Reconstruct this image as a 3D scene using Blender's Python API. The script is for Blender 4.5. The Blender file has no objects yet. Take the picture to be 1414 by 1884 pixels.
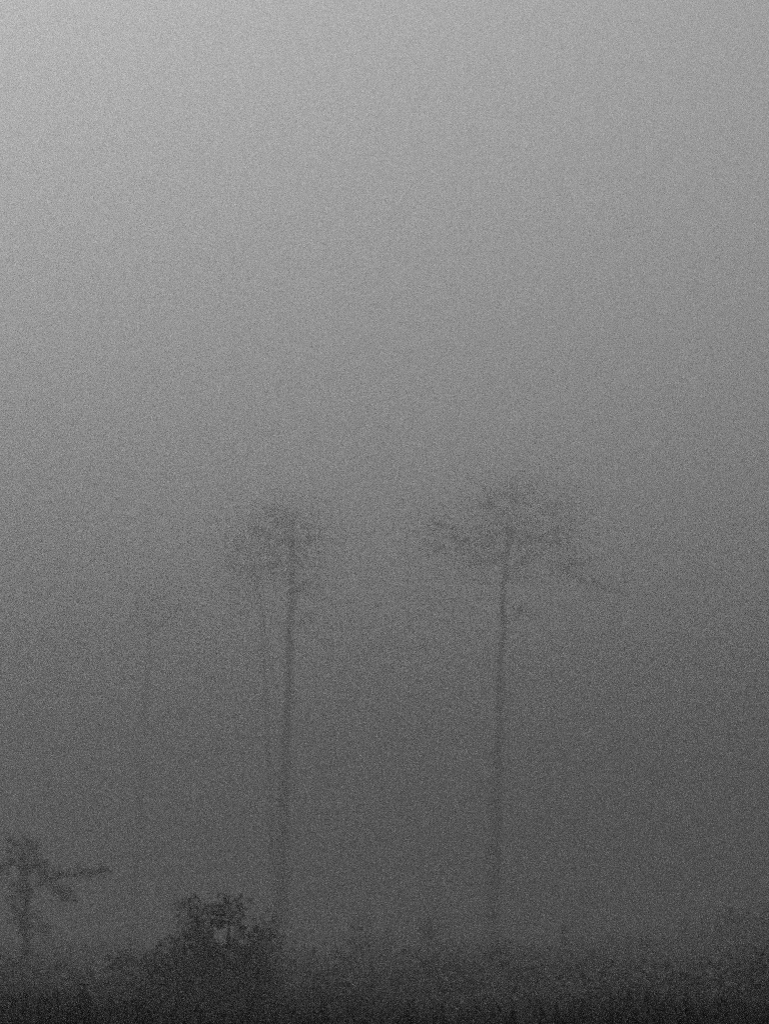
import bpy, math, random
from mathutils import Vector, Matrix
R = math.radians
rnd = random.Random(11)

# ------------------------------------------------------------------ camera
scene = bpy.context.scene
COL = scene.collection
CAM_H, PITCH, VFOV = 1.25, 15.9, 36.0
cam = bpy.data.cameras.new("camera")
cam_ob = bpy.data.objects.new("camera", cam)
COL.objects.link(cam_ob)
cam.sensor_fit = 'VERTICAL'
cam.angle = R(VFOV)
cam.clip_start, cam.clip_end = 0.1, 3000
cam.dof.use_dof = True                 # wide open, focused between grass and bush: the trees go soft
cam.dof.focus_distance = 7.0
cam.dof.aperture_fstop = 1.3
cam_ob.location = (0, 0, CAM_H)
cam_ob.rotation_euler = (R(90 + PITCH), 0, 0)
scene.camera = cam_ob

# ------------------------------------------------------------------ sky, sun, exposure
SUN_EL, SUN_AZ = 66.0, -80.0              # azimuth from the view direction, negative = left
SKY, SUN_W, EXPOSURE = 0.14, 0.8, 1.37
w = bpy.data.worlds.new("World")
scene.world = w
w.use_nodes = True
nt = w.node_tree
nt.nodes.clear()
sky = nt.nodes.new("ShaderNodeTexSky")
sky.sky_type = 'NISHITA'
sky.sun_disc = False
sky.sun_elevation = R(SUN_EL)
sky.sun_rotation = R(SUN_AZ)
sky.dust_density = 4.0
bw = nt.nodes.new("ShaderNodeRGBToBW")   # the photograph is black and white
bg = nt.nodes.new("ShaderNodeBackground")
bg.inputs["Strength"].default_value = SKY
wo = nt.nodes.new("ShaderNodeOutputWorld")
nt.links.new(sky.outputs[0], bw.inputs[0])
nt.links.new(bw.outputs[0], bg.inputs["Color"])
nt.links.new(bg.outputs[0], wo.inputs["Surface"])

sl = bpy.data.lights.new("sun", 'SUN')
sl.energy = SUN_W
sl.angle = R(12)
sun = bpy.data.objects.new("sun", sl)
COL.objects.link(sun)
to_sun = Vector((math.sin(R(SUN_AZ)) * math.cos(R(SUN_EL)), math.cos(R(SUN_AZ)) * math.cos(R(SUN_EL)), math.sin(R(SUN_EL))))
sun.rotation_euler = to_sun.to_track_quat('Z', 'Y').to_euler()
sun.location = to_sun * 60

vs = scene.view_settings
scene.display_settings.display_device = 'sRGB'
vs.view_transform = 'Standard'
vs.look = 'None'
vs.exposure = EXPOSURE
vs.gamma = 1.0
vs.use_curve_mapping = False
cy = scene.cycles
cy.max_bounces = 12
cy.volume_bounces = 6
cy.diffuse_bounces = 2
cy.glossy_bounces = 1
cy.use_denoising = False               # high-ISO grain is part of the picture
cy.use_adaptive_sampling = False
cy.sampling_pattern = 'TABULATED_SOBOL'
cy.use_sample_subset = True             # few samples: the night-time sensor grain
cy.sample_offset = 0
cy.sample_subset_length = 22
cy.sample_clamp_direct = 0.8              # no fireflies in the fog
cy.sample_clamp_indirect = 0.4
scene.render.filter_size = 1.5

# ------------------------------------------------------------------ helpers
F = 942.0 / math.tan(R(VFOV / 2))
def at(px, py, Y):
    """point on the sight line of photo pixel (px, py) at distance Y along the ground"""
    x, z = (px - 707) / F, (942 - py) / F
    c, s = math.cos(R(PITCH)), math.sin(R(PITCH))
    d = Vector((x, c - z * s, s + z * c))
    return Vector((0, 0, CAM_H)) + d * (Y / d.y)

def ground_z(x, y):
    return 0.10 * math.sin(x * 0.11 + 1.3) * math.sin(y * 0.09) + 0.05 * math.sin(x * 0.31 + y * 0.23)

class MB:
    def __init__(self):
        self.v, self.f = [], []
    def face(self, pts):
        n = len(self.v)
        self.v += [tuple(p) for p in pts]
        self.f.append(tuple(range(n, n + len(pts))))
    def strip(self, left, right):
        n = len(self.v)
        for a, b in zip(left, right):
            self.v += [tuple(a), tuple(b)]
        for i in range(len(left) - 1):
            k = n + 2 * i
            self.f.append((k, k + 1, k + 3, k + 2))
    def tube(self, pts, radii, seg=8, cap=True):
        n = len(self.v)
        for i, p in enumerate(pts):
            p = Vector(p)
            d = (Vector(pts[min(i + 1, len(pts) - 1)]) - Vector(pts[max(i - 1, 0)])).normalized()
            u = d.cross(Vector((0.13, 1, 0.21))).normalized()
            v = d.cross(u)
            for k in range(seg):
                a = 2 * math.pi * k / seg
                self.v.append(tuple(p + (u * math.cos(a) + v * math.sin(a)) * radii[i]))
        for i in range(len(pts) - 1):
            for k in range(seg):
                a, b = n + i * seg + k, n + i * seg + (k + 1) % seg
                self.f.append((a, b, b + seg, a + seg))
        if cap:
            self.f.append(tuple(n + k for k in range(seg))[::-1])
            self.f.append(tuple(n + (len(pts) - 1) * seg + k for k in range(seg)))
    def build(self, name, mat, parent=None, origin=None):
        o0 = Vector(origin) if origin is not None else Vector()
        me = bpy.data.meshes.new(name)
        me.from_pydata([tuple(Vector(p) - o0) for p in self.v], [], self.f)
        me.materials.append(mat)
        me.update()
        o = bpy.data.objects.new(name, me)
        COL.objects.link(o)
        if parent is not None:
            o.parent = parent
        else:
            o.location = o0
        return o

def material(name, lo, hi, scale=3.0, rough=0.8, bump=0.0, leaf=False):
    m = bpy.data.materials.new(name)
    m.use_nodes = True
    t = m.node_tree
    b = t.nodes["Principled BSDF"]
    tc = t.nodes.new("ShaderNodeTexCoord")
    no = t.nodes.new("ShaderNodeTexNoise")
    no.inputs["Scale"].default_value = scale
    no.inputs["Detail"].default_value = 5
    rp = t.nodes.new("ShaderNodeValToRGB")
    rp.color_ramp.elements[0].position, rp.color_ramp.elements[1].position = 0.3, 0.7
    rp.color_ramp.elements[0].color = (lo, lo, lo, 1)
    rp.color_ramp.elements[1].color = (hi, hi, hi, 1)
    t.links.new(tc.outputs["Object"], no.inputs["Vector"])
    t.links.new(no.outputs["Fac"], rp.inputs["Fac"])
    t.links.new(rp.outputs["Color"], b.inputs["Base Color"])
    b.inputs["Roughness"].default_value = rough
    b.inputs["Specular IOR Level"].default_value = 0.1
    if bump:
        bp = t.nodes.new("ShaderNodeBump")
        bp.inputs["Strength"].default_value = bump
        bp.inputs["Distance"].default_value = 0.05
        t.links.new(no.outputs["Fac"], bp.inputs["Height"])
        t.links.new(bp.outputs["Normal"], b.inputs["Normal"])
    return m

M_LEAF = material("leaf", 0.03, 0.06, 2.0, 0.6)
M_BARK = material("bark", 0.05, 0.12, 6.0, 0.9, 0.6)
M_TRUNK = material("smooth_bark", 0.05, 0.14, 4.0, 0.9, 0.6)
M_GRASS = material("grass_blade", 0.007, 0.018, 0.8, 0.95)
M_SOIL = material("meadow_soil", 0.02, 0.05, 0.6, 0.95, 0.5)

def empty(name, loc, label, cat, group=None):
    o = bpy.data.objects.new(name, None)
    COL.objects.link(o)
    o.location = loc
    o.empty_display_size = 0.5
    o["label"], o["category"] = label, cat
    if group:
        o["group"] = group
    return o

# ------------------------------------------------------------------ ground
g = MB()
N, S = 120, 800.0
def gp(i):                                  # finer towards the camera
    t = 2.0 * i / N - 1
    return math.copysign(abs(t) ** 2.2, t) * S / 2
for j in range(N + 1):
    for i in range(N + 1):
        x, y = gp(i), gp(j)
        g.v.append((x, y, ground_z(x, y)))
for j in range(N):
    for i in range(N):
        k = j * (N + 1) + i
        g.f.append((k, k + 1, k + N + 2, k + N + 1))
go = g.build("ground", M_SOIL)
go["kind"] = "structure"
for p in go.data.polygons:
    p.use_smooth = True

# ------------------------------------------------------------------ leafy shrubs and trees
def leaf(mb, p, size, r, flat=0.0):
    n = Vector((r.gauss(0, 1), r.gauss(0, 1), r.gauss(0, 1) + flat)).normalized()
    u = n.orthogonal().normalized()
    u.rotate(Matrix.Rotation(r.uniform(0, 6.283), 3, n))
    v = n.cross(u)
    a = size * r.uniform(0.7, 1.3)
    b = a * r.uniform(0.35, 0.5)
    sag = n * (-0.15 * a)
    mb.face([p - u * a, p - v * b + sag * .3, p + u * a + sag, p + v * b + sag * .3])

def in_lobe(r, c, rad, shell=0.55):
    d = Vector((r.gauss(0, 1), r.gauss(0, 1), r.gauss(0, 1))).normalized()
    q = r.uniform(shell ** 3, 1) ** (1 / 3) if r.random() < 0.75 else r.uniform(0.1, 1)
    q *= r.uniform(0.86, 1.1)
    return Vector((c.x + d.x * rad[0] * q, c.y + d.y * rad[1] * q, c.z + d.z * rad[2] * q))

def shrub(name, lobes, Y, size, density, seed, label, cat, group=None, holes=(), stems=5):
    """lobes: (px, py, half width px, half height px); each gets its own depth behind and in front of Y"""
    r = random.Random(seed)
    mpp = Y / F / math.cos(R(PITCH)) * 0.98
    cs = []
    for (px, py, hw, hh) in lobes:
        c = at(px, py, Y + r.uniform(-0.35, 0.35) * hw * mpp)
        cs.append((c, (hw * mpp, hw * mpp * 0.9, hh * mpp)))
    mx = sum(c.x for c, _ in cs) / len(cs)
    base = Vector((mx, Y, ground_z(mx, Y)))
    root = empty(name, base, label, cat, group)
    fb, sb = MB(), MB()
    hs = [(at(px, py, Y), hr * mpp) for px, py, hr in holes]
    for c, rad in cs:
        area = rad[0] * rad[2]
        # a lobe is many twig tufts, so its rim is uneven and light shows between them
        for k in range(max(6, int(density * area))):
            q = in_lobe(r, c, rad)
            tuft = r.uniform(0.5, 1.2) * size * 2.2
            for _ in range(r.randint(7, 13)):
                p = q + Vector((r.gauss(0, tuft), r.gauss(0, tuft), r.gauss(0, tuft * 0.8)))
                if p.z < base.z + 0.03:
                    continue
                if any(math.hypot(p.x - h.x, p.z - h.z) < hr * r.uniform(0.75, 1.1) for h, hr in hs):
                    continue
                leaf(fb, p, size, r, 0.6)
        # a limb from the ground into the lobe
    for k in range(stems):
        c, rad = cs[k % len(cs)]
        a = base + Vector((r.uniform(-.12, .12), r.uniform(-.12, .12), -0.1))
        b = c + Vector((r.uniform(-.3, .3) * rad[0], r.uniform(-.3, .3) * rad[1], r.uniform(0, .4) * rad[2]))
        m = a.lerp(b, .5) + Vector((r.uniform(-.08, .08), r.uniform(-.08, .08), .08))
        sb.tube([a, a.lerp(m, .5), m, m.lerp(b, .5), b], [.035, .03, .024, .016, .006], 6)
    fb.build("foliage", M_LEAF, root, base)
    sb.build("stem", M_BARK, root, base)
    return root

shrub("bush", [(395, 1700, 48, 42), (355, 1672, 22, 20), (428, 1668, 22, 20), (345, 1745, 52, 50), (440, 1750, 52, 58), (310, 1790, 44, 46), (385, 1800, 85, 80),
               (462, 1820, 52, 70), (345, 1880, 90, 80), (430, 1890, 90, 80), (300, 1880, 60, 70)],
      15, 0.028, 900, 21, "large dark domed bush with a gap in its leaves, in front of the tall trees", "bush",
      holes=[(408, 1722, 16), (424, 1714, 11), (447, 1735, 7)], stems=9)
GS = "shrubs scattered along the foggy field"
shrub("shrub", [(492, 1712, 26, 26), (480, 1750, 34, 40), (500, 1800, 30, 60), (480, 1870, 45, 60)], 19, 0.032, 560, 22,
      "narrow dark shrub touching the right side of the large domed bush", "shrub", GS)
shrub("shrub", [(255, 1770, 34, 15), (218, 1772, 22, 9), (285, 1790, 26, 26), (250, 1830, 40, 30), (270, 1885, 50, 50)], 15, 0.028, 700, 23,
      "low flat shrub spreading from the left side of the large domed bush", "shrub", GS)
shrub("shrub", [(660, 1722, 30, 26), (630, 1745, 26, 22), (700, 1735, 28, 18), (670, 1790, 60, 45)], 40, 0.06, 110, 24,
      "faint wide shrub between the two tall trunks", "shrub", GS)
shrub("shrub", [(792, 1700, 14, 34), (785, 1745, 20, 40), (795, 1800, 28, 40)], 42, 0.06, 110, 25,
      "faint narrow upright shrub just left of the wide-crowned tall tree", "shrub", GS)
shrub("shrub", [(942, 1755, 34, 26), (905, 1775, 30, 20), (985, 1775, 34, 22), (940, 1830, 80, 50)], 27, 0.045, 260, 26,
      "dark rounded shrub at the foot of the wide-crowned tall tree", "shrub", GS)
shrub("shrub", [(1045, 1795, 38, 22), (1010, 1810, 34, 22), (1090, 1815, 40, 24), (1050, 1860, 80, 50)], 23, 0.04, 300, 27,
      "low dark shrub between the wide-crowned tree and the right corner", "shrub", GS)
shrub("shrub", [(1258, 1800, 40, 28), (1225, 1828, 40, 26), (1300, 1825, 36, 30), (1260, 1890, 90, 60)], 17, 0.035, 400, 28,
      "very dark shrub standing in the bottom right corner", "shrub", GS)
shrub("shrub", [(1385, 1790, 36, 30), (1355, 1815, 34, 30), (1415, 1800, 40, 40), (1390, 1890, 80, 70)], 14, 0.03, 480, 29,
      "darkest shrub, cut by the right edge of the picture", "shrub", GS)

shrub("shrub", [(1040, 1722, 12, 16), (1042, 1760, 20, 26), (1030, 1800, 34, 34)], 40, 0.06, 120, 33,
      "faint small upright shrub right of the wide-crowned tall tree", "shrub", GS)
shrub("shrub", [(1178, 1735, 26, 18), (1150, 1765, 30, 24), (1205, 1775, 32, 24), (1180, 1810, 60, 36)], 38, 0.06, 120, 34,
      "faint broad shrub far off, towards the right of the field", "shrub", GS)
shrub("shrub", [(20, 1790, 50, 26), (-30, 1780, 50, 30), (75, 1815, 50, 24), (20, 1850, 90, 40)], 27, 0.045, 240, 35,
      "dark low shrub around the foot of the small open tree", "shrub", GS)

shrub("shrub", [(600, 1790, 40, 20), (560, 1805, 36, 22), (645, 1812, 40, 22), (600, 1850, 80, 40)], 25, 0.04, 280, 36,
      "dim low shrub in the grass right of the large domed bush", "shrub", GS)
shrub("shrub", [(770, 1800, 46, 20), (720, 1815, 40, 20), (825, 1812, 40, 22), (770, 1860, 90, 40)], 24, 0.04, 280, 37,
      "dim low shrub in the grass in the middle of the bottom edge", "shrub", GS)

# ------------------------------------------------------------------ tall slim trees in the fog
def tall_tree(trunk_px, lobes, Y, r0, r1, cover, seed, label, twigs=()):
    """trunk_px: the trunk from its foot up; lobes: (px, py, half width, half height) of loose leaf masses"""
    r = random.Random(seed)
    mpp = Y / F / math.cos(R(PITCH))
    ctl = [at(px, py, Y) for px, py in trunk_px]
    base = ctl[0].copy()
    base.z = ground_z(base.x, base.y)
    ctl[0] = base - Vector((0, 0, 0.3))
    root = empty("tall_tree", base, label, "tree", "tall slim trees fading into the fog")
    fine, rad = [], []
    for i in range(len(ctl) - 1):
        for k in range(6):
            p = ctl[i].lerp(ctl[i + 1], k / 6)
            fine.append(p + Vector((r.gauss(0, .02), r.gauss(0, .03), 0)))
    fine.append(ctl[-1])
    for i in range(len(fine)):
        t = i / (len(fine) - 1)
        rad.append((r0 + (r1 - r0) * t ** 0.75) * r.uniform(0.92, 1.1) * (1 + 0.6 * math.exp(-t * 28)))
    tb, cb = MB(), MB()
    bb = tb                                    # limbs grow out of the trunk's own mesh
    tb.tube(fine, rad, 12)
    n = len(fine)
    for (px, py, hw, hh) in lobes:
        c = at(px, py, Y + r.uniform(-1.2, 1.2))
        rx, rz = hw * mpp * 1.25, hh * mpp * 1.25
        # the limb that carries this mass leaves the upper trunk below it and forks twice
        cand = [p for p in fine[int(n * .62):] if p.z < c.z - 0.15 * abs(p.x - c.x)] or [fine[int(n * .7)]]
        a = cand[-1] if r.random() < .5 else r.choice(cand[-6:])
        m = a.lerp(c, .55) + Vector((r.uniform(-.25, .25), r.uniform(-.25, .25), r.uniform(-.06, .05) * (c - a).length))
        bb.tube([a, a.lerp(m, .5), m, m.lerp(c, .6), c], [r1 * .5, r1 * .4, r1 * .3, r1 * .2, .015], 6)
        ends = []
        for k in range(7):
            q = in_lobe(r, c, (rx, rx * .9, rz), .6)
            s0 = m.lerp(c, r.uniform(.2, 1))
            bb.tube([s0, s0.lerp(q, .5) + Vector((0, 0, r.uniform(-.1, .15))), q], [.03, .02, .01], 4)
            ends.append(q)
        for k in range(int(cover * rx * rz) + 6):
            q = in_lobe(r, c, (rx, rx * .9, rz), .25) if r.random() < .7 else r.choice(ends)
            sp = r.uniform(.5, 1.2)
            for _ in range(r.randint(10, 20)):
                leaf(cb, q + Vector((r.gauss(0, sp), r.gauss(0, sp), r.gauss(0, sp * .8))), .07, r, .3)
    for tw in twigs:
        p = [at(x, y, Y) for x, y in tw]
        bb.tube(p, [.05 * (1 - .8 * k / (len(p) - 1)) for k in range(len(p))], 5)
        for q in p[1:]:
            for _ in range(22):
                leaf(cb, q + Vector((r.gauss(0, .3), r.gauss(0, .3), r.gauss(0, .16))), .1, r, .3)
    tb.build("trunk", M_TRUNK, root, base)
    cb.build("crown", M_LEAF, root, base)
    return root

tall_tree([(508, 1845), (512, 1750), (517, 1640), (519, 1540), (524, 1440), (526, 1340), (531, 1240), (533, 1150), (537, 1080), (536, 1020), (540, 970)],
          [(545, 955, 44, 34), (500, 945, 38, 28), (572, 990, 26, 30), (520, 990, 50, 38), (548, 1030, 36, 36), (500, 1040, 34, 30), (470, 975, 26, 24), (556, 1085, 22, 20)],
          64, 0.39, 0.035, 17, 3, "tall slim tree with a small ragged crown behind the large domed bush",
          [[(537, 1085), (556, 1080), (574, 1070)], [(532, 1160), (548, 1150), (560, 1146)]])
tall_tree([(506, 1830), (507, 1700), (503, 1580), (497, 1470), (491, 1350), (487, 1240), (482, 1150), (474, 1080), (462, 1030)],
          [(440, 1000, 34, 28), (462, 1050, 36, 30), (420, 1035, 24, 22), (445, 1090, 26, 22)],
          80, 0.19, 0.045, 11, 4, "thin faint leaning tree just left of the small-crowned tall tree")
tall_tree([(899, 1842), (903, 1740), (905, 1640), (910, 1540), (912, 1440), (917, 1340), (919, 1240), (925, 1150), (926, 1080), (933, 1010), (938, 950)],
          [(805, 965, 34, 28), (842, 992, 42, 32), (795, 1005, 24, 20), (893, 925, 36, 32), (950, 908, 56, 34), (1012, 925, 46, 34), (1050, 982, 40, 36),
           (1000, 992, 54, 42), (935, 975, 50, 42), (965, 1038, 46, 30), (885, 1030, 34, 26), (1068, 1042, 28, 24), (895, 980, 36, 30)],
          67, 0.42, 0.04, 16, 5, "tall slim tree with the widest crown, right of the middle",
          [[(1040, 1050), (1078, 1072), (1112, 1080), (1140, 1094)], [(924, 1150), (950, 1130), (972, 1122)]])
tall_tree([(244, 1815), (246, 1720), (251, 1600), (257, 1490), (262, 1390), (266, 1310), (271, 1250), (276, 1180), (280, 1120)],
          [(285, 1095, 40, 26), (250, 1120, 30, 20), (318, 1125, 30, 20)],
          94, 0.27, 0.05, 5, 8, "faintest tree, a ghostly thin leaning trunk left of the large domed bush")

# ------------------------------------------------------------------ small open tree at the left edge
def small_tree():
    Y = 28.0
    r = random.Random(31)
    mpp = Y / F / math.cos(R(PITCH))
    base = at(47, 1900, Y)
    base.z = ground_z(base.x, base.y)
    root = empty("small_tree", base, "small open tree with clumped leaves and one long side branch at the left edge", "tree")
    tk, cr = MB(), MB()
    br = tk
    P = lambda x, y, dy=0.0: at(x, y, Y + dy)
    trunk = [base - Vector((0, 0, .2)), P(42, 1815), P(50, 1748), P(44, 1692), P(52, 1642), P(47, 1600), P(45, 1565)]
    tk.tube(trunk, [.1, .075, .065, .055, .048, .035, .02], 9)
    limbs = [([(50, 1645), (72, 1625), (100, 1612), (130, 1608), (160, 1604), (188, 1602)], .35),
             ([(48, 1605), (66, 1588), (76, 1578)], -.3), ([(48, 1612), (30, 1592), (14, 1584)], .2), ([(50, 1635), (20, 1622), (-20, 1612)], -.3),
             ([(46, 1695), (30, 1680), (20, 1668)], .3), ([(72, 1626), (95, 1630), (115, 1640), (122, 1650)], .2), ([(46, 1730), (66, 1715), (84, 1706)], -.2)]
    for l, dy in limbs:
        n = len(l) - 1
        br.tube([P(x, y, dy * k / n) for k, (x, y) in enumerate(l)], [.03 * (1 - .8 * k / n) for k in range(n + 1)], 6)
    clumps = [(46, 1553, 30, 20, 0), (24, 1578, 22, 17, .2), (68, 1580, 20, 22, -.3), (46, 1594, 22, 16, 0), (82, 1604, 14, 10, .1), (106, 1613, 20, 12, .2),
              (112, 1636, 16, 10, .2), (124, 1650, 9, 8, .2), (146, 1606, 14, 6, .3), (168, 1603, 16, 5, .35), (187, 1602, 9, 4, .35),
              (2, 1590, 14, 14, .2), (-22, 1610, 26, 16, -.3), (28, 1668, 20, 20, .3), (44, 1690, 18, 26, 0), (84, 1706, 12, 9, -.2), (44, 1640, 16, 14, 0)]
    for (x, y, hw, hh, dy) in clumps:
        c = P(x, y, dy)
        rad = (hw * mpp, hw * mpp * .9, hh * mpp)
        for k in range(int(8 + 150 * rad[0] * rad[2])):
            q = in_lobe(r, c, (rad[0] * 1.15, rad[1] * 1.15, rad[2] * 1.3), .3)
            s0 = c + Vector((r.gauss(0, .03), 0, -.04))
            tk.tube([s0, s0.lerp(q, .5) + Vector((0, 0, r.uniform(-.03, .05))), q], [.01, .007, .004], 4)
            for _ in range(r.randint(2, 7)):
                leaf(cr, q + Vector((r.gauss(0, .07), r.gauss(0, .07), r.gauss(0, .05))), .05, r, .5)
    tk.build("trunk", M_BARK, root, base)
    cr.build("crown", M_LEAF, root, base)
small_tree()

# ------------------------------------------------------------------ tall grass over the field
def clump_h(x, y):
    return 0.5 + 0.5 * math.sin(x * 1.3 + 0.7 * y + 0.6) * math.sin(0.9 * y - 0.5 * x + 2.0)
gb = MB()
r = random.Random(41)
for (y0, y1, n, wd) in ((2.6, 5, 46000, 0.007), (5, 10, 60000, 0.009), (10, 22, 34000, 0.013), (22, 50, 26000, 0.02), (50, 90, 9000, 0.035)):
    for _ in range(n):
        y = r.uniform(y0, y1)
        x = r.uniform(-1, 1) * (0.34 * y + 1.5)
        z = ground_z(x, y)
        h = (0.60 + 0.40 * clump_h(x, y)) * r.uniform(0.7, 1.1) * (1.25 if y < 5 else 1.0 if y < 30 else 1.25)
        h = min(h, r.uniform(1.02, 1.16) if y < 10 else 1.3)
        if y < 6:
            h = max(h, r.uniform(0.84, 1.1))
        a = r.uniform(0, 6.283)
        d = Vector((math.cos(a), math.sin(a), 0))
        s = Vector((-d.y, d.x, 0)) * wd
        b = Vector((x, y, z - .03))
        lean = r.uniform(0.1, 0.5) * h
        p1 = b + Vector((0, 0, h * .5)) + d * lean * .25
        p2 = b + Vector((0, 0, h * .85)) + d * lean * .65
        p3 = b + Vector((0, 0, h * r.uniform(.85, 1.0))) + d * lean
        gb.strip([b - s, p1 - s * .9, p2 - s * .55, p3 - s * .05], [b + s, p1 + s * .9, p2 + s * .55, p3 + s * .05])
for _ in range(5200):                       # broad-leaved weeds among the grass
    y = 3.2 + 24 * r.random() ** 1.5
    x = r.uniform(-1, 1) * (0.34 * y + 1.5)
    h = (0.6 + 0.4 * clump_h(x * .8 + 3, y * .7)) * r.uniform(.6, 1.05)
    z = ground_z(x, y)
    for _ in range(r.randint(8, 14)):
        leaf(gb, Vector((x + r.gauss(0, .14), y + r.gauss(0, .14), z + h * r.uniform(.3, 1.0))), .06, r, .8)
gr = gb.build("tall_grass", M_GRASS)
gr["kind"] = "stuff"
gr["label"] = "dark tall grass and weeds covering the field"
gr["category"] = "grass"

# ------------------------------------------------------------------ thicket behind the field, added to darken the low fog
def thicket(name, Y0, Y1, n, edge, size, seed, label):
    """a tangled belt of scrub; edge(px) gives the photo row its uneven top reaches"""
    r = random.Random(seed)
    mb = MB()
    for _ in range(n):
        Y = r.uniform(Y0, Y1)
        px = r.uniform(-420, 1900)
        py = edge(px)
        bump = 14 * math.sin(px * .023 + Y * .3) + 12 * math.sin(px * .061 + Y * .6) + 7 * math.sin(px * .17 + Y)
        top = at(px, py - bump - abs(r.gauss(0, 14)), Y)
        z0 = ground_z(top.x, top.y)
        h = top.z - z0
        if h < .2:
            continue
        # a bent stem with tufts of leaves along it
        lean = Vector((r.uniform(-.2, .2), r.uniform(-.2, .2), 0)) * h
        foot = Vector((top.x, top.y, z0 - .05)) - lean
        s = Vector((.012, 0, 0))
        mid = foot.lerp(top, .55) - lean * .2
        mb.strip([foot - s, mid - s * .7, top - s * .2], [foot + s, mid + s * .7, top + s * .2])
        for k in range(r.randint(5, 9)):
            t = r.uniform(.15, 1) ** .7
            q = foot.lerp(top, t)
            sp = r.uniform(.12, .3)
            for _ in range(r.randint(4, 8)):
                p = q + Vector((r.gauss(0, sp), r.gauss(0, sp), r.gauss(0, sp * .6)))
                if p.z > z0:
                    leaf(mb, p, size, r, .5)
    o = mb.build(name, M_LEAF)
    o["kind"] = "stuff"
    o["label"], o["category"] = label, "thicket"
thicket("thicket", 44, 62, 1250, lambda x: 1768 - 85 * max(0, (x - 1000) / 414) ** 1.8, .085, 51,  # added belt; its right-hand rise stands in for the darker picture edge
        "faint tangled scrub far across the field, raised at the right to darken that side")
thicket("thicket", 21, 32, 1700, lambda x: 1812 - 30 * max(0, (x - 1100) / 314) ** 1.5 , .055, 52,  # second added belt, deepens the tone lower down and towards the right
        "dark tangled scrub nearer than the faint belt behind it, raised at the right to darken that side")

# ------------------------------------------------------------------ fog
HAZE_D, HAZE_C, HAZE_G = 0.029, 0.31, 0.58
hb = MB()
x0, x1, z0, z1 = -405, 405, -1.3, 28.5
V = [(x, y, z) for z in (z0, z1) for y in (x0, x1) for x in (x0, x1)]
hb.v = V
hb.f = [(0, 2, 3, 1), (4, 5, 7, 6), (0, 1, 5, 4), (2, 6, 7, 3), (0, 4, 6, 2), (1, 3, 7, 5)]
hm = bpy.data.materials.new("fog")
hm.use_nodes = True
t = hm.node_tree
t.nodes.clear()
pv = t.nodes.new("ShaderNodeVolumePrincipled")
pv.inputs["Color"].default_value = (HAZE_C, HAZE_C, HAZE_C, 1)
pv.inputs["Density"].default_value = HAZE_D
pv.inputs["Anisotropy"].default_value = HAZE_G
mo = t.nodes.new("ShaderNodeOutputMaterial")
t.links.new(pv.outputs[0], mo.inputs["Volume"])
ho = hb.build("haze", hm)
ho["kind"] = "stuff"
